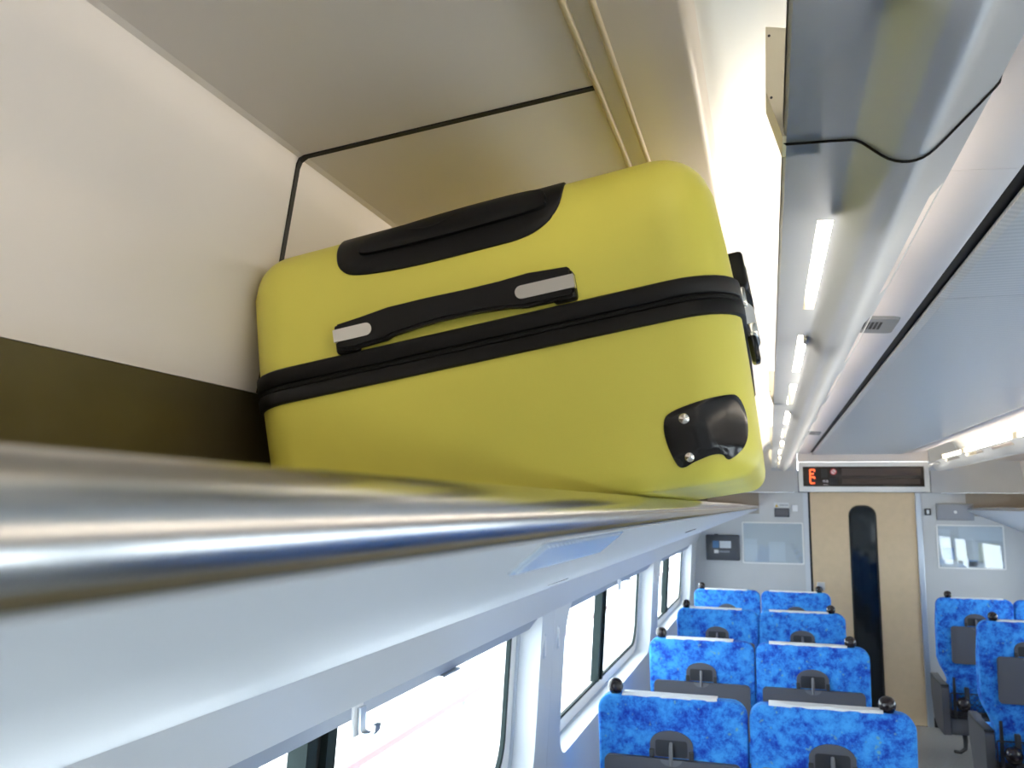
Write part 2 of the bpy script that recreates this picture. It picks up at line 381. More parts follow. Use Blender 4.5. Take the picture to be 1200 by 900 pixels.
# ================================================================== luggage racks
def rack(T, label, lit):
    k = empty('luggage_rack', (T(-.3), 2.5, H-.1)); I = Matrix.Translation((-T(-.3), -2.5, -(H-.1)))
    def put(name, bm, m_, par=None, smooth=False):
        bm.transform(I); return link(name, bm, m_, par or k, smooth)
    y1 = YE-.006
    bm = bmesh.new(); c = (-.1010, -.0060); r = .0135
    prof = [(c[0]+r*math.cos(R(t)), c[1]+r*math.sin(R(t))) for t in [-30+5*q for q in range(33)]]+[(-.113, -.006), (-.108, -.0115), (-.095, -.0127)]
    prism(bm, zz(prof), YB, y1, T); put('rail', bm, 'chrome', None, 60)
    bm = bmesh.new(); prism(bm, zz([(-.112, -.004), (-.124, -.016), (-.240, -.0455), (-.508, -.0475), (-.508, -.053), (-.238, -.051), (-.122, -.022), (-.108, -.010)]), YB, y1, T); put('shelf', bm, 'chrome')
    # underside with a facet that carries the reading lights
    P = [(-.0875, -.0128), (-.091, -.0155), (-.112, -.0330), (-.335, -.122), (-.558, -.2155)]
    bm = bmesh.new(); strip(bm, zz([P[0], (-.0885, -.0138)]), -.004, YB, y1, T); put('edge_trim', bm, 'guard')
    bm = bmesh.new(); strip(bm, zz(P[1:]), -.006, YB, y1, T); u = put('underside_panel', bm, 'under', None, True)
    d = Vector((P[2][0]-P[1][0], P[2][1]-P[1][1])); nrm = Vector((-d.y, d.x)).normalized()
    if nrm.y > 0: nrm = -nrm
    for ys in lit:
        a = Vector(P[1])+d*.03; b = Vector(P[1])+d*.80
        bm = bmesh.new(); q = [a, b, b+nrm*.0012, a+nrm*.0012]
        prism(bm, zz([(p.x, p.y) for p in q]), ys, ys+.2, T); ln = put('reading_light', bm, 'lens'); ln['label'] = 'clear ribbed reading light lens'
        bm = bmesh.new()
        for i in range(24):
            yy = ys+.006+i*.008; a2 = a+d*.05; b2 = b-d*.05
            prism(bm, zz([(p.x, p.y) for p in (a2+nrm*.001, b2+nrm*.001, b2+nrm*.0021, a2+nrm*.0021)]), yy, yy+.004, T)
        o = put('lens_rib', bm, 'lens', ln); o['kind'] = 'stuff'
    for ys, f in ((1.55, .05), (1.35, .5)):
        a = Vector(P[2]).lerp(Vector(P[4]), f)
        dd = Vector((P[4][0]-P[2][0], P[4][1]-P[2][1])).normalized(); nn = Vector((-dd.y, dd.x))
        if nn.y > 0: nn = -nn
        q = [a, a+dd*.012, a+dd*.012+nn*.0015, a+nn*.0015]
        bm = bmesh.new(); prism(bm, zz([(p.x, p.y) for p in q]), ys, ys+.10, T); put('number_plate', bm, 'speaker')
    tag(k, label, 'luggage rack')
rack(L_, 'left overhead luggage rack with polished steel rail, under the yellow suitcase', (.352,))
rack(R_, 'right overhead luggage rack near the end wall', (.352, 2.7, 5.0))

# ================================================================== ceiling lights
def luminaire(T, label, g0):
    k = empty('ceiling_light', (T(.1), 2.5, H+.35)); I = Matrix.Translation((-T(.1), -2.5, -(H+.35)))
    P = [(.0235, .338), (.0215, .332), (.0215, .3145), (.024, .3118), (.060, .3105), (.0765, .3095), (.0805, .3085), (.085, .3058), (.090, .3015), (.095, .2970), (.100, .2927), (.105, .2893), (.110, .2870), (.115, .2858), (.120, .2854), (.125, .2860), (.130, .2876), (.135, .2905), (.140, .2946), (.146, .3003), (.1725, .3268), (.1865, .3410), (.1895, .3445), (.191, .351)]
    holes = {j for j in range(len(P)-1) if P[j][0] in (.060, .1725)}
    slots = [(.95+.655*i, .95+.655*i+.44) for i in range(-5, 10)]
    slots = [s for s in slots if not (s[0] < .80 and s[1] > .40)]
    for a, b in ((YB, .735), (.735, YE-.16)):
        ys = sorted({a+.0005, b-.0005, *[y for s in slots for y in s if a < y < b]})
        bm = bmesh.new(); g = [[bm.verts.new((T(x), y, z+H)) for x, z in P] for y in ys]
        for i in range(len(ys)-1):
            hole = any(abs(ys[i]-s[0]) < 1e-6 for s in slots)
            for j in range(len(P)-1):
                if hole and j in holes: continue
                bm.faces.new((g[i][j], g[i][j+1], g[i+1][j+1], g[i+1][j]))
        bm.transform(I)
        bmesh.ops.solidify(bm, geom=bm.faces[:], thickness=.0018)
        link('tray', bm, 'tray', k, smooth=45)
    bm = bmesh.new(); strip(bm, zz(offset_poly(P[2:], -.0019)), .0038, .7343, .7357, T); bm.transform(I); link('joint_seal', bm, 'gasket', k)
    bm = bmesh.new(); box(bm, min(T(.0215), T(.191)), max(T(.0215), T(.191)), YE-.161, YE-.157, H+.288, H+.345); bm.transform(I); link('end_cap', bm, 'tray', k)
    gaps = [YB]+[(.70 if abs(g0+1.3*q-.36) < .01 else g0+1.3*q) for q in range(-5, 5) if YB+.3 < g0+1.3*q < 7.0]+[7.2]
    for a, b in zip(gaps, gaps[1:]):
        bm = bmesh.new(); tube(bm, [(T(.0885), a+(.24 if a == .70 else .05), H+.392), (T(.0885), b-(.20 if b == .70 else .05), H+.392)], .0125, 12); bm.transform(I); t = link('lamp_tube', bm, 'tube', k, smooth=50)
        for y in (a+(.22 if a == .70 else .03), b-(.18 if b == .70 else .03)):
            bm = bmesh.new(); box(bm, T(.0885)-.016, T(.0885)+.016, y-.02, y+.02, H+.312, H+.412, .003); bm.transform(I); link('lamp_holder', bm, 'ivory', t)
    for y in (.72, 2.68, 4.6, 6.5):
        bm = bmesh.new(); pr = zz([(.0098, .414), (.0080, .356), (.0205, .312), (.052, .312), (.052, .404)])
        prism(bm, pr, y, y+.045, T); bm.transform(I); b_ = link('bracket', bm, 'ivory', k)
        for dz in (.348, .405):
            bm = bmesh.new(); lathe(bm, [(.0012, -.0006), (.0012, .0001)], (T(.0125), y, H+dz), 'y', 8); bm.transform(I); link('screw', bm, 'dgrey', b_)
    tag(k, label, 'light')
luminaire(L_, 'long grey metal ceiling light trough with bright slots, left of the ceiling', 1.66)
luminaire(R_, 'right ceiling light trough, its lit tubes visible from the side', 2.55)

# ---- loudspeaker grilles in the strip beside the left light
def grille(y, label):
    g = empty('speaker_grille', (.262, y, H+.4335)); th = math.atan2(-.0075, .102)
    g.rotation_euler = (0, -th, 0)
    bm = bmesh.new(); out = rrect(-.042, .040, -.085, .085, .018, 5)
    plate(bm, out, lambda a, b: (a, b, .002), lambda a, b: (a*.94, b*.97, -.005)); link('cover', bm, 'grille', g, smooth=50)
    bm = bmesh.new()
    for i in range(5):
        for j in range(7): box(bm, -.034+i*.009-.0028, -.034+i*.009+.0028, -.045+j*.012-.0038, -.045+j*.012+.0038, -.0058, -.0045)
    o = link('perforation', bm, 'dgrey', g); o['kind'] = 'stuff'
    tag(g, label, 'speaker')
grille(2.15, 'near grey loudspeaker grille in the strip beside the ceiling light')
grille(5.3, 'far grey loudspeaker grille in the strip beside the ceiling light')

# ================================================================== suitcase
W_, LEN, HT, RC, RE, RB = .460, .635, .287, .052, .040, .024
TH = R(9.5)
def prof(t):
    """arc length up the side -> inset, height"""
    def inset(v): return .0045*abs((v-.155)/.12)**1.5 if v < .155 else .004*abs((v-.155)/.12)**1.5
    if t < RB:
        a = (RB-t)/RB
        if a <= math.pi/2: return RB*(1-math.cos(a))+inset(0)*.9, RB-RB*math.sin(a)
        return RB+(a-math.pi/2)*RB, 0.
    if t > HT-RE:
        a = (t-(HT-RE))/RE
        if a <= math.pi/2: return RE*(1-math.cos(a))+inset(HT)*.9, HT-RE+RE*math.sin(a)
        return RE+(a-math.pi/2)*RE, HT
    return inset(t), t
def ringpt(s, ins, off=0.):
    """front perimeter: s measured along the front from the middle; goes round both front corners"""
    hw = W_/2; fl = hw-RC; arc = RC*math.pi/2; sg = 1 if s >= 0 else -1; a = abs(s); e = off-ins
    if a <= fl: return (s, -e)
    if a <= fl+arc:
        t = (a-fl)/RC; rr = RC+e
        rr2 = max(rr, .002); cx, cy = fl, RC
        return (sg*(cx+rr2*math.sin(t)), cy-rr2*math.cos(t))
    return (sg*(hw+e), RC+(a-fl-arc))
def loop(ins, off=0., n=8):
    e = off-ins; hw = W_/2+e; r = max(RC+e, .004); y0, y1 = -e, LEN+e
    return rrect(-hw, hw, y0, y1, r, n)
case = empty('suitcase')
u0, v0 = -.221, .0252
case.location = (u0*math.cos(TH)-v0*math.sin(TH), .682, H+u0*math.sin(TH)+v0*math.cos(TH)); case.rotation_euler = (0, -TH, 0)
tag(case, 'large yellow hard-shell suitcase with black zip band lying on the luggage rack', 'suitcase')
def shell(name, ts, cap_t):
    bm = bmesh.new(); rings = []
    for t in ts:
        ins, v = prof(t); rings.append([bm.verts.new((x, y, v)) for x, y in loop(ins)])
    for a, b in zip(rings, rings[1:]):
        n = len(a)
        for i in range(n): bm.faces.new((a[i], a[(i+1) % n], b[(i+1) % n], b[i]))
    bm.faces.new(rings[0]); bm.faces.new(rings[-1])
    return link(name, bm, 'yellow', case, smooth=60)
B0, B1 = .1335, .1665
ts_low = [RB-RB*math.pi/2-.03]+[RB-RB*math.pi/2*(1-k/9) for k in range(10)]+[.04]+[.07, .10, .12, B0+.004]
ts_up = [B1-.004, .18, .20, HT-RE]+[HT-RE+RE*math.pi/2*k/9 for k in range(1, 10)]+[HT-RE+RE*math.pi/2+.03]
lower = shell('lower_shell', ts_low, 0); upper = shell('upper_shell', ts_up, 1)
def band(name, pts, m_, par):
    bm = bmesh.new(); rings = []
    for v, off in pts: rings.append([bm.verts.new((x, y, v)) for x, y in loop(0, off)])
    n = len(rings[0])
    for a, b in zip(rings, rings[1:]):
        for i in range(n): bm.faces.new((a[i], a[(i+1) % n], b[(i+1) % n], b[i]))
    return link(name, bm, m_, par, smooth=45)
zb = band('zip_band', [(B0, -.004), (B0, .0022), (B0+.0012, .0036), (B0+.0115, .0040), (B0+.0128, .0030), (B0+.0132, .0002), (B0+.0175, .0002), (B0+.0178, .0030), (B0+.019, .0040), (B1-.0012, .0036), (B1, .0022), (B1, -.004)], 'black', case)
band('zip_tape', [(B0+.0132, .0006), (B0+.0140, .0022), (B0+.0150, .0024), (B0+.0153, .0014), (B0+.0156, .0014), (B0+.0160, .0024), (B0+.0168, .0022), (B0+.0176, .0006)], 'zip', zb)
def patch(name, outline, off_edge, dome, m_, par, nr=8, smooth=60):
    """a skin piece that follows the shell; outline in (s, t)"""
    c = (sum(p[0] for p in outline)/len(outline), sum(p[1] for p in outline)/len(outline)); bm = bmesh.new(); rings = []
    def pos(s, t, off):
        ins, v = prof(t); x, y = ringpt(s, ins, 0)
        e = .0015; i2, v2 = prof(t+e); i1, v1 = prof(t-e); xa, ya = ringpt(s+e, ins); xb, yb = ringpt(s-e, ins); xu, yu = ringpt(s, i2); xd, yd = ringpt(s, i1)
        N = (Vector((xa-xb, ya-yb, 0))).cross(Vector((xu-xd, yu-yd, v2-v1)))
        N = N.normalized() if N.length > 1e-12 else Vector((0, -1, 0))
        return Vector((x, y, v))+N*off
    mid = bm.verts.new(pos(c[0], c[1], off_edge+dome))
    for k in range(1, nr+1):
        f = k/nr; rings.append([bm.verts.new(pos(c[0]+(p[0]-c[0])*f, c[1]+(p[1]-c[1])*f, off_edge+dome*(1-f**3))) for p in outline])
    rings.append([bm.verts.new(pos(p[0]+(p[0]-c[0])*.012, p[1]+(p[1]-c[1])*.012, off_edge*.55)) for p in outline])
    rings.append([bm.verts.new(pos(p[0]+(p[0]-c[0])*.012, p[1]+(p[1]-c[1])*.012, -.002)) for p in outline])
    n = len(outline)
    for i in range(n): bm.faces.new((mid, rings[0][i], rings[0][(i+1) % n]))
    for a, b in zip(rings, rings[1:]):
        for i in range(n): bm.faces.new((a[i], b[i], b[(i+1) % n], a[(i+1) % n]))
    return link(name, bm, m_, par, smooth=smooth)
def smooth_loop(pts, n=6):
    """Catmull-Rom through the points"""
    out = []; N = len(pts)
    for i in range(N):
        p0, p1, p2, p3 = [Vector(pts[(i+k-1) % N]) for k in range(4)]
        for k in range(n):
            t = k/n; q = .5*((2*p1)+(-p0+p2)*t+(2*p0-5*p1+4*p2-p3)*t*t+(-p0+3*p1-3*p2+p3)*t**3); out.append((q.x, q.y))
    return out
U = lambda u: u-u0
# trolley handle housing
hs = [(-.337, .262), (-.332, .247), (-.315, .2385), (-.265, .234), (-.20, .2335), (-.160, .2345), (-.137, .242), (-.124, .256), (-.119, .275), (-.119, .30), (-.125, .318), (-.16, .322), (-.23, .322), (-.30, .322), (-.330, .314), (-.337, .29)]
hous = patch('trolley_handle_housing', smooth_loop([(U(a), b) for a, b in hs], 5), .0022, .0, 'black', case, 6)
tg = .2655
bm = bmesh.new()   # grip bar follows the rounded edge
gr_pts = [(U(-.312), .2625), (U(-.300), .2700), (U(-.262), .2765), (U(-.21), .2795), (U(-.165), .2790), (U(-.142), .2760), (U(-.134), .270), (U(-.134), .262), (U(-.140), .2555), (U(-.20), .2535), (U(-.27), .2535), (U(-.308), .2555)]
bm.free()
grip = patch('trolley_grip', smooth_loop(gr_pts, 4), .0065, .0015, 'black', hous, 6)
grip['label'] = 'black trolley grip with a thumb notch'
nt_ = [(U(-.262)+.045*k/8, .2685-.006*math.sin(math.pi*k/8)+.003*k/8) for k in range(9)]
bm = bmesh.new()
pp = []
for s, t in nt_:
    ins, v = prof(t); x, y = ringpt(s, ins, .0086); pp.append((x, y, v+.002))
tube(bm, pp, .0006, 6); link('thumb_notch', bm, 'gasket', grip)
# carry handle on the end face
ch = empty('carry_handle', (.004, 0, -.003), case)
top = [(-.344, .1955), (-.320, .1975), (-.29, .2000), (-.255, .1995), (-.215, .1985), (-.185, .1990), (-.16, .2010), (-.126, .1985), (-.1225, .1955)]
bot = [(-.1225, .1740), (-.126, .1715), (-.165, .1720), (-.180, .1742), (-.21, .1762), (-.24, .1765), (-.265, .1755), (-.290, .1735), (-.296, .1715), (-.335, .1700), (-.344, .1730)]
ol = [(U(a), b) for a, b in top+bot]
bm = bmesh.new()
def fy(d): return lambda a, b: (a, d-.004*(1-min(1, abs(a-U(-.233))/.075)**2), b)
plate(bm, ol, fy(-.0025), fy(-.0125))
bmesh.ops.recalc_face_normals(bm, faces=bm.faces[:])
bmesh.ops.bevel(bm, geom=[e for e in bm.edges if len(e.link_faces) == 2 and e.calc_face_angle(0) > R(40)], offset=.0022, segments=2, affect='EDGES')
bmesh.ops.triangulate(bm, faces=bm.faces[:])
link('strap', bm, 'black', ch, smooth=30)
for a0, a1, flip in ((-.3455, -.3075, 0), (-.1725, -.1210, 1)):
    bm = bmesh.new(); r = (.0002, .0045, .0045, .0002); r = (.0056, .0056, .0005, .0005) if not flip else (.0005, .0005, .0056, .0056)
    plate(bm, rrect(U(a0), U(a1), .1790, .1905, r, 5), fy(-.008), fy(-.0134)); link('end_inlay', bm, 'silver', ch, smooth=30)
    bm = bmesh.new(); x0, x1 = (U(a0)-.001, U(a0)+.02) if not flip else (U(a1)-.022, U(a1)-.001)
    box(bm, x0, x1, -.010, .004, .1685 if not flip else .1705, .1960, .003); link('mount', bm, 'black', ch, smooth=50)
# corner guard with rivets
gd = [(-.067, .053), (-.060, .0600), (-.038, .0645), (-.014, .0665), (-.0055, .064), (-.0015, .050), (-.003, .033), (-.009, .0225), (-.0185, .0165), (-.0225, .0170), (-.0255, .0205), (-.034, .0215), (-.049, .0185), (-.059, .0155), (-.064, .0205), (-.068, .038)]
def gs(u):
    """true u on the face -> arc length round the corner"""
    x = U(u); fl = W_/2-RC
    return x if x <= fl else fl+RC*math.asin(min(.97, (x-fl)/RC))
guard_o = smooth_loop([(gs(a), b) for a, b in gd], 4)
guard_p = patch('corner_guard', guard_o, .0016, .0010, 'gloss', case, 8)
guard_p['label'] = 'glossy black corner guard with two rivets'
for a, b, rr in ((-.051, .0530, .0046), (-.0525, .0225, .0040)):
    ins, v = prof(b); x, y = ringpt(gs(a), ins, .003)
    bm = bmesh.new(); lathe(bm, [(rr, .002), (rr, -.0005), (rr*.8, -.0016), (rr*.35, -.0022), (.0002, -.0023)], (x, y, v), 'y', 14); link('rivet', bm, 'shiny', guard_p, smooth=60)
gd2 = smooth_loop([(-gs(a), b) for a, b in gd][::-1], 4)
g2 = patch('corner_guard', gd2, .0016, .0010, 'gloss', case, 8)
# aisle side: carry handle, lock, zip pulls
xs = W_/2
sh = empty('side_handle', (0, 0, 0), case)
bm = bmesh.new(); ol = [(-.105, .004), (-.095, .010), (-.06, .0135), (0, .015), (.06, .0135), (.095, .010), (.105, .004), (.105, -.002), (.09, .002), (.06, .0065), (0, .008), (-.06, .0065), (-.09, .002), (-.105, -.002)]
plate(bm, ol, lambda a, b: (xs+b+.004, LEN*.5+a, .200), lambda a, b: (xs+b+.004, LEN*.5+a, .234)); link('strap', bm, 'black', sh, smooth=40)
for a in (-.1, .1):
    bm = bmesh.new(); box(bm, xs-.006, xs+.015, LEN*.5+a-.022, LEN*.5+a+.022, .200, .237, .004); link('mount', bm, 'black', sh, smooth=50)
lk = empty('lock', (0, 0, 0), case)
bm = bmesh.new(); ol = [(-.05, .0), (-.042, .0075), (-.02, .0115), (.01, .0125), (.04, .009), (.05, .0), (.04, -.002), (-.04, -.002)]
plate(bm, ol, lambda a, b: (xs+b+.003, .205+a, .140), lambda a, b: (xs+b+.003, .205+a, .172)); link('lock_case', bm, 'silver', lk, smooth=40)
bm = bmesh.new(); box(bm, xs+.002, xs+.0128, .150, .166, .136, .150, .002); link('zip_pull', bm, 'shiny', lk, smooth=50)
bm = bmesh.new(); box(bm, xs+.002, xs+.011, .146, .154, .124, .140, .002); link('zip_pull', bm, 'shiny', lk, smooth=50)
bm = bmesh.new(); box(bm, xs+.002, xs+.0105, .128, .152, .108, .134, .003); link('pull_tab', bm, 'gloss', lk, smooth=50)
bm = bmesh.new(); box(bm, xs+.001, xs+.009, .146, .158, .166, .186, .002); link('zip_pull', bm, 'shiny', lk, smooth=50)
# side feet and wheels
for x in (-1, 1):
    for v in (.036, HT-.036):
        w = empty('wheel', (0, 0, 0), case); wx0 = x*(W_/2-.052)
        bm = bmesh.new(); box(bm, wx0-.024, wx0+.024, LEN-.004, LEN+.022, v-.024, v+.024, .006); link('wheel_fork', bm, 'black', w, smooth=50)
        bm = bmesh.new(); lathe(bm, [(.021, -.010), (.023, -.007), (.023, .007), (.021, .010)], (wx0, LEN+.040, v-.012), 'x', 16); link('wheel_tyre', bm, 'black', w, smooth=50)

# ================================================================== seats
def make_seat(right=False):
    """double seat facing +y, origin on the floor under the middle of the rear top edge"""
    s = empty('double_seat')
    ZT_ = 1.084
    def lean(z): return .02+(ZT_-z)*.10           # rear face leans back towards the top
    for i, (x0, x1) in enumerate(((-.4475, -.006), (.0, .4475))):
        xm = (x0+x1)/2; hw = (x1-x0)/2
        bm = bmesh.new(); q4 = rrect(-hw, hw, .42, ZT_, (.03, .045, .045, .03), 6); sd = (.50, .56, .60, .64, .70, .9)
        out = q4[:7]+[(hw, z) for z in sd]+q4[7:21]+[(-hw, z) for z in sd[::-1]]+q4[21:]
        def nar(a, b):     # the outer edge draws in beside the armrest
            t = max(0., min(1., (.70-b)/.16)); t = t*t*(3-2*t)
            return a+(.058*t if a < -.1 and i == 0 else -.058*t if a > .1 and i == 1 else 0)
        out = [(nar(a, b), b) for a, b in out]
        # body: rounded slab with soft edges
        rings = []
        layers = [(.0, .955), (.003, .985), (.010, .998), (.020, 1.0), (.10, 1.0), (.112, .99), (.118, .96)]
        for d, k in layers:
            rings.append([bm.verts.new((xm+a*(1-(1-k)*1.0), lean(b)+d*(1-.5*max(0., min(1., (b-.90)/.16))), .75+(b-.75)*(1-(1-k)*.6))) for a, b in out])
        n = len(out)
        for a, b in zip(rings, rings[1:]):
            for j in range(n): bm.faces.new((a[j], a[(j+1) % n], b[(j+1) % n], b[j]))
        bm.faces.new(rings[0]); bm.faces.new(rings[-1])
        bk = link('backrest', bm, 'fabric', s, smooth=50)
        # linen cover over the top and down the front
        c0, c1 = (x0+.075, x1-.085) if i == 0 else (x0+.055, x1-.085)
        if right: c0, c1 = (x0+.085, x1-.055) if i == 0 else (x0+.085, x1-.075)
        bm = bmesh.new(); pl = []
        prof_ = [(.004, ZT_-.004), (.010, ZT_+.0022), (.03, ZT_+.003), (.050, ZT_+.002), (.063, ZT_-.012), (.070, ZT_-.05), (.128, ZT_-.26)]
        xs_ = [c0+(c1-c0)*t/8 for t in range(9)]
        g = []
        for q, x in enumerate(xs_):
            wob = .0025*math.sin(q*1.7+i)
            g.append([bm.verts.new((x, (lean(z) if z < ZT_-.02 else .02)+y, z+(wob if y < .02 else 0))) for y, z in prof_])
        for a, b in zip(g, g[1:]):
            for j in range(len(prof_)-1): bm.faces.new((a[j], a[j+1], b[j+1], b[j]))
        cv = link('headrest_cover', bm, 'linen', bk, smooth=True); md = cv.modifiers.new('thickness', 'SOLIDIFY'); md.thickness = .003; md.offset = 1
        # seat cushion
        boxo('seat_cushion', 'fabric', s, x0+(.056 if i == 0 else .004), x1-(.056 if i == 1 else .004), .13, .60, .36, .47, .035, 3)
        # tray table, stowed
        tx0, tx1 = (xm-.200, xm+.200)
        if right and i == 0: tx0 = xm-.145
        bm = bmesh.new(); plate(bm, rrect(tx0, tx1, .675, .908, .018, 5), lambda a, b: (a, lean(b)-.020, b), lambda a, b: (a, lean(b)-.002, b)); tr = link('tray_table', bm, 'grey', s, smooth=30)
        bm = bmesh.new(); sc_ = [(xm+.032*math.cos(R(t)), .9085+.020*math.sin(R(t))) for t in range(180, 361, 15)]
        plate(bm, sc_, lambda a, b: (a, lean(b)-.0212, b), lambda a, b: (a, lean(b)-.019, b)); link('tray_notch', bm, 'midgrey', tr)
        # latch housing: arch with recess
        bm = bmesh.new(); ar = [(xm-.063, .912), (xm+.063, .912), (xm+.063, .948)]+[(xm+.063*math.cos(R(t)), .948+.041*math.sin(R(t))) for t in range(10, 171, 16)]+[(xm-.063, .948)]
        plate(bm, ar, lambda a, b: (a, lean(b)-.008, b), lambda a, b: (a, lean(b)+.004, b)); lh = link('latch_housing', bm, 'grey', s, smooth=30)
        bm = bmesh.new(); plate(bm, rrect(xm-.047, xm+.047, .914, .962, .008, 3), lambda a, b: (a, lean(b)-.0086, b), lambda a, b: (a, lean(b)-.0075, b)); link('latch_recess', bm, 'dgrey', lh)
        for sx in (-1, 1):
            bm = bmesh.new(); box(bm, xm+sx*.058-.007, xm+sx*.058+.007, lean(.93)-.014, lean(.93)-.004, .910, .934, .002); link('hinge_stop', bm, 'dgrey', lh)
        bm = bmesh.new(); tube(bm, [(xm, lean(.955)-.010, .955), (xm, lean(.945)-.020, .945), (xm, lean(.915)-.026, .915), (xm, lean(.893)-.024, .893)], [.005, .006, .006, .004], 8); link('latch', bm, 'midgrey', lh, smooth=50)
        # tray arms, net pocket, footrest knob
        for sx in (-1, 1):
            boxo('tray_arm', 'dgrey', s, (tx0 if sx < 0 else tx1)-sx*.006-.008, (tx0 if sx < 0 else tx1)-sx*.006+.008, lean(.5)-.008, lean(.5)+.014, .335, .70)
        bm = bmesh.new()
        fr = [(xm-.165, .49), (xm-.165, .35), (xm+.165, .35), (xm+.165, .49)]
        P3 = [(a, lean(b)-.026, b) for a, b in fr]
        for a, b in zip(P3, P3[1:]+P3[:1]): tube(bm, [a, b], .0035, 6)
        pk = link('pocket_frame', bm, 'dgrey', s)
        bm = bmesh.new()
        for q in range(-9, 12):
            for dr in (1, -1):
                a = xm+q*.03; b = a+dr*.14
                t0, t1 = 0., 1.
                pa = [(a+(b-a)*t, .35+.14*t) for t in (0, .25, .5, .75, 1)]; pa = [p for p in pa if abs(p[0]-xm) <= .165]
                if len(pa) > 1: tube(bm, [(p[0], lean(p[1])-.026, p[1]) for p in (pa[0], pa[-1])], .0012, 4, False)
        o = link('net', bm, 'dgrey', pk); o['kind'] = 'stuff'
        boxo('pocket_bar', 'dgrey', s, xm-.085, xm-.060, lean(.45)-.055, lean(.45)-.02, .36, .530, .005)
        bm = bmesh.new(); lathe(bm, [(.012, -.040), (.034, -.030), (.044, -.010), (.044, .010), (.034, .030), (.012, .040)], (xm-.100, lean(.43)-.065, .432), 'x', 16); link('footrest_knob', bm, 'knob', s, smooth=60)
    # grab knobs on the outer shoulders
    for x in ((-.4475+.072, .4475-.052) if right else (-.4475+.052, .4475-.072)):
        bm = bmesh.new(); lathe(bm, [(.016, -.02), (.016, .004), (.0185, .008), (.0225, .016), (.0235, .026), (.0205, .037), (.013, .0445), (.004, .0475)], (x, .045, ZT_-.004), 'z', 16); link('grab_knob', bm, 'knob', s, smooth=60)
    # armrests
    for x, w in ((-.417, .022), (.417, .022), (-.003, .016)):
        bm = bmesh.new(); pr = [(.085, .225), (.085, .512), (.10, .522), (.46, .545), (.475, .53), (.475, .40), (.40, .26), (.30, .225)]
        if w < .02: pr = [(.16, .48), (.16, .53), (.46, .545), (.475, .53), (.46, .49)]
        a = [bm.verts.new((x-w, y, z)) for y, z in pr]; b = [bm.verts.new((x+w, y, z)) for y, z in pr]
        n = len(pr)
        for j in range(n): bm.faces.new((a[j], a[(j+1) % n], b[(j+1) % n], b[j]))
        bm.faces.new(a); bm.faces.new(b[::-1])
        ar_ = link('armrest', bm, 'grey', s)
        if w > .02:
            boxo('arm_pad', 'dgrey', ar_, x-w-.002, x+w+.002, .088, .47, .520, .533, .004).rotation_euler = (0, 0, 0)
    boxo('base_frame', 'grey', s, -.393, .393, .10, .50, .225, .325, .01)
    boxo('pedestal', 'dgrey', s, -.16, .16, .20, .44, .0, .23, .01)
    bm = bmesh.new(); tube(bm, [(-.30, .20, .22), (-.31, .12, .19), (-.325, .06, .155), (-.36, .03, .14), (-.395, .02, .145)], [.016, .014, .012, .011, .010], 8); link('turning_pedal', bm, 'dgrey', s, smooth=50)
    return s
seat = make_seat(); seat_r = make_seat(True); seats_used = set()
XL = (-.530+.377)/2; XR = 2*CX-XL
spots = [(XL, 1, 'blue double seat of the left row, nearest the camera, below the windows'),
         (XL, 2, 'blue double seat of the left row, second from the camera'),
         (XL, 3, 'blue double seat of the left row, third from the camera'),
         (XL, 4, 'blue double seat of the left row, farthest, against the end wall'),
         (XR, 4, 'blue double seat right of the door, nearest the end wall'),
         (XR, 3, 'blue double seat right of the aisle, at the right edge of the photo'),
         (XL, 0, 'blue double seat of the left row, directly under the suitcase'),
         (XR, 2, 'blue double seat right of the aisle, third from the end wall'),
         (XR, 1, 'blue double seat right of the aisle, fourth from the end wall')]
for i, (x, k, lab) in enumerate(spots):
    src = seat if x == XL else seat_r; o = src if src.name not in seats_used else copy_tree(src); seats_used.add(src.name)
    o.location = (x, 2.645+1.16*(k-1), 0)
    tag(o, lab, 'seat', 'blue double seats along the aisle')

# ================================================================== end wall fittings
def wall_box(name, m_, x0, x1, z0, z1, dep, par=None, y=YE, bev=.003):
    return boxo(name, m_, par, x0, x1, y-dep, y-.0005, H+z0, H+z1, bev)
dp = empty('display_sign', (0, 0, 0))
boxo('housing', 'white', dp, .234, 1.210, YE-.055, YE-.0005, H+.122, H+.362, .006)
boxo('screen', 'led', dp, .268, 1.172, YE-.057, YE-.054, H+.165, H+.326, .001)
YD = YE-.0575
for x0, x1, z0, z1 in ((.565, 1.150, .253, .312), (.565, 1.140, .187, .228)):
    boxo('text_window', 'ledbar', dp, x0, x1, YD-.0005, YD+.001, H+z0, H+z1)
boxo('text_window', 'gasket', dp, .408, .456, YD-.0004, YD+.001, H+.235, H+.305); boxo('text_window', 'gasket', dp, .470, .535, YD-.0004, YD+.001, H+.180, H+.236)
led = empty('number_glyph', (0, 0, 0), dp)
for x0, x1, z0, z1 in ((.318, .328, .195, .303), (.326, .362, .296, .306), (.354, .362, .284, .298), (.326, .352, .262, .273), (.330, .358, .236, .247), (.352, .361, .226, .238), (.324, .358, .186, .197)):
    boxo('led_bar', 'red', led, x0, x1, YD-.002, YD, H+z0, H+z1)
bm = bmesh.new(); lathe(bm, [(.024, 0), (.024, -.001)], (.503, YD, H+.284), 'y', 20); ns = link('no_smoking_disc', bm, 'pinkwhite', dp)
bm = bmesh.new(); ring_between(bm, [(.503+.025*math.cos(t), .284+.025*math.sin(t)) for t in [k*math.pi/10 for k in range(20)]], [(.503+.019*math.cos(t), .284+.019*math.sin(t)) for t in [k*math.pi/10 for k in range(20)]], lambda a, b: (a, YD-.0022, H+b), lambda a, b: (a, YD-.0005, H+b)); link('red_ring', bm, 'symred', ns)
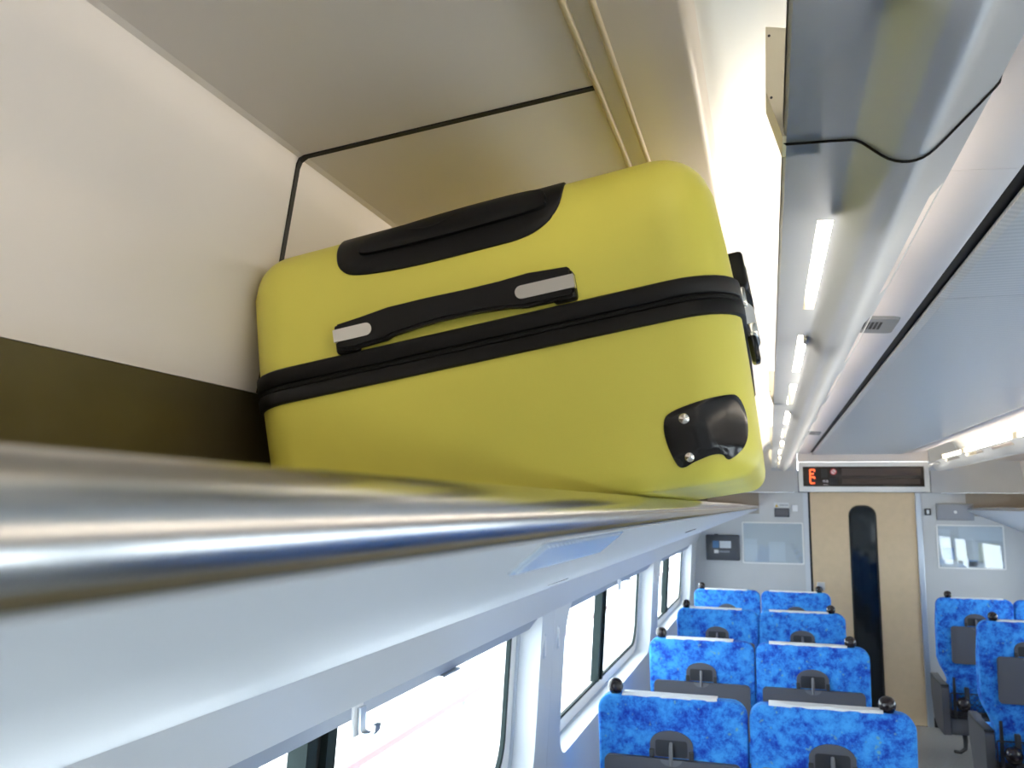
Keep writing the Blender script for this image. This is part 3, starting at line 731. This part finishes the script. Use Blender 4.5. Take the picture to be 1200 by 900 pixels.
bm = bmesh.new(); plate(bm, [(.487, .296), (.490, .300), (.519, .272), (.516, .268)], lambda a, b: (a, YD-.0022, H+b), lambda a, b: (a, YD-.0005, H+b)); link('red_bar', bm, 'symred', ns)
for x0, x1, z0, z1 in ((.418, .438, .212, .216), (.426, .430, .198, .218), (.418, .438, .204, .207), (.442, .446, .198, .217), (.448, .462, .212, .216), (.448, .462, .199, .203), (.453, .457, .199, .217), (.420, .460, .178, .181)):
    boxo('letter_stroke', 'pinkwhite', dp, x0, x1, YD-.0015, YD, H+z0, H+z1)
tag(dp, 'white framed black display sign above the door, with red number and no smoking symbol', 'display')

sg = empty('information_screen', (0, 0, 0))
wall_box('casing', 'sign', -.522, -.248, -.446, -.237, .03, sg, bev=.010)
boxo('picture', 'signblue', sg, -.467, -.416, YE-.0315, YE-.0295, H-.345, H-.287); boxo('picture', 'paper2', sg, -.410, -.318, YE-.0315, YE-.0295, H-.345, H-.287)
boxo('icon', 'linen', sg, -.456, -.420, YE-.0315, YE-.0295, H-.388, H-.360)
for k in range(7): boxo('lettering', 'speaker', sg, -.413+k*.012, -.404+k*.012, YE-.0312, YE-.0295, H-.382, H-.366)
boxo('knob', 'dgrey', sg, -.450, -.420, YE-.02, YE-.006, H-.237, H-.230)
tag(sg, 'small charcoal wall screen by the left window, with blue and white picture', 'screen')

def poster(x0, x1, z0, z1, label, bits):
    p = empty('poster_frame', (0, 0, 0))
    bm = bmesh.new(); n = 3; o = rrect(x0, x1, H+z0, H+z1, .012, n); i_ = rrect(x0+.012, x1-.012, H+z0+.012, H+z1-.012, .006, n)
    ring_between(bm, o, i_, lambda a, b: (a, YE-.010, b), lambda a, b: (a, YE-.0005, b)); link('frame', bm, 'white', p)
    boxo('sheet', 'paper', p, x0+.012, x1-.012, YE-.003, YE-.0005, H+z0+.012, H+z1-.012)
    for a0, a1, b0, b1, mm in bits: boxo('print_area', mm, p, x0+a0, x0+a1, YE-.0036, YE-.0028, H+z0+b0, H+z0+b1)
    boxo('cover_sheet', 'acrylic', p, x0+.010, x1-.010, YE-.008, YE-.006, H+z0+.010, H+z1-.010)
    for sx, sz in ((x0+.02, z1-.02), (x1-.02, z1-.02), (x0+.02, z0+.02), (x1-.02, z0+.02)):
        bm = bmesh.new(); lathe(bm, [(.004, .003), (.004, -.002)], (sx, YE-.010, H+sz), 'y', 8); link('screw', bm, 'speaker', p)
    tag(p, label, 'poster frame')
poster(-.229, .257, -.466, -.126, 'empty clear poster frame on the end wall left of the door', [(.02, .12, .02, .20, 'paper2'), (.13, .21, .05, .20, 'paper'), (.21, .34, .02, .18, 'paper2')])
poster(1.240, 1.715, -.464, -.126, 'clear poster frame right of the door holding pale blue and cream notices', [(.025, .47, .02, .06, 'paper2'), (.04, .12, .07, .16, 'paperblue'), (.13, .21, .05, .18, 'papercream'), (.22, .28, .02, .07, 'paperblue'), (.29, .43, .05, .20, 'papercream'), (.02, .10, .18, .30, 'paper2'), (.16, .46, .22, .32, 'paper2')])

wl = empty('warning_panel', (0, 0, 0))
wall_box('label_sheet', 'paper2', .034, .152, -.008, .034, .002, wl, bev=0)
wall_box('button_panel', 'sign', .036, .153, -.084, -.012, .012, wl, bev=.003)
bm = bmesh.new(); plate(bm, [(.042, -.002), (.068, -.002), (.055, .022)], lambda a, b: (a, YE-.003, H+b), lambda a, b: (a, YE-.0018, H+b)); link('warning_triangle', bm, 'amber', wl)
for k in range(6): boxo('lettering', 'speaker', wl, .080+k*.011, .088+k*.011, YE-.0028, YE-.0018, H+.008, H+.018)
boxo('panel_window', 'grey', wl, .046, .143, YE-.0125, YE-.0115, H-.066, H-.026)
tag(wl, 'small dark wall panel under a white warning label, left of the door', 'panel')

sw = empty('wall_switch', (0, 0, 0)); wall_box('plate', 'end', .170, .226, -.043, .020, .008, sw); wall_box('rocker', 'linen', .176, .220, -.037, .014, .011, sw)
tag(sw, 'small white square switch plate left of the door', 'switch')
s2 = empty('door_sensor', (0, 0, 0)); wall_box('casing', 'dgrey', 1.166, 1.213, -.056, -.004, .012, s2); wall_box('lens', 'linen', 1.180, 1.200, -.046, -.014, .014, s2)
tag(s2, 'tiny black square sensor with white centre, right of the door frame', 'sensor')
sp = empty('wall_speaker', (0, 0, 0)); wall_box('frame', 'grille', 1.250, 1.514, -.094, .038, .022, sp, bev=.005); wall_box('mesh_panel', 'speaker', 1.262, 1.502, -.082, .026, .026, sp, bev=.003)
bm = bmesh.new(); lathe(bm, [(.012, 0), (.012, -.003), (.006, -.005)], (1.382, YE-.0255, H-.030), 'y', 14); link('emblem', bm, 'linen', sp)
tag(sp, 'grey rectangular speaker panel above the right poster frame', 'speaker')
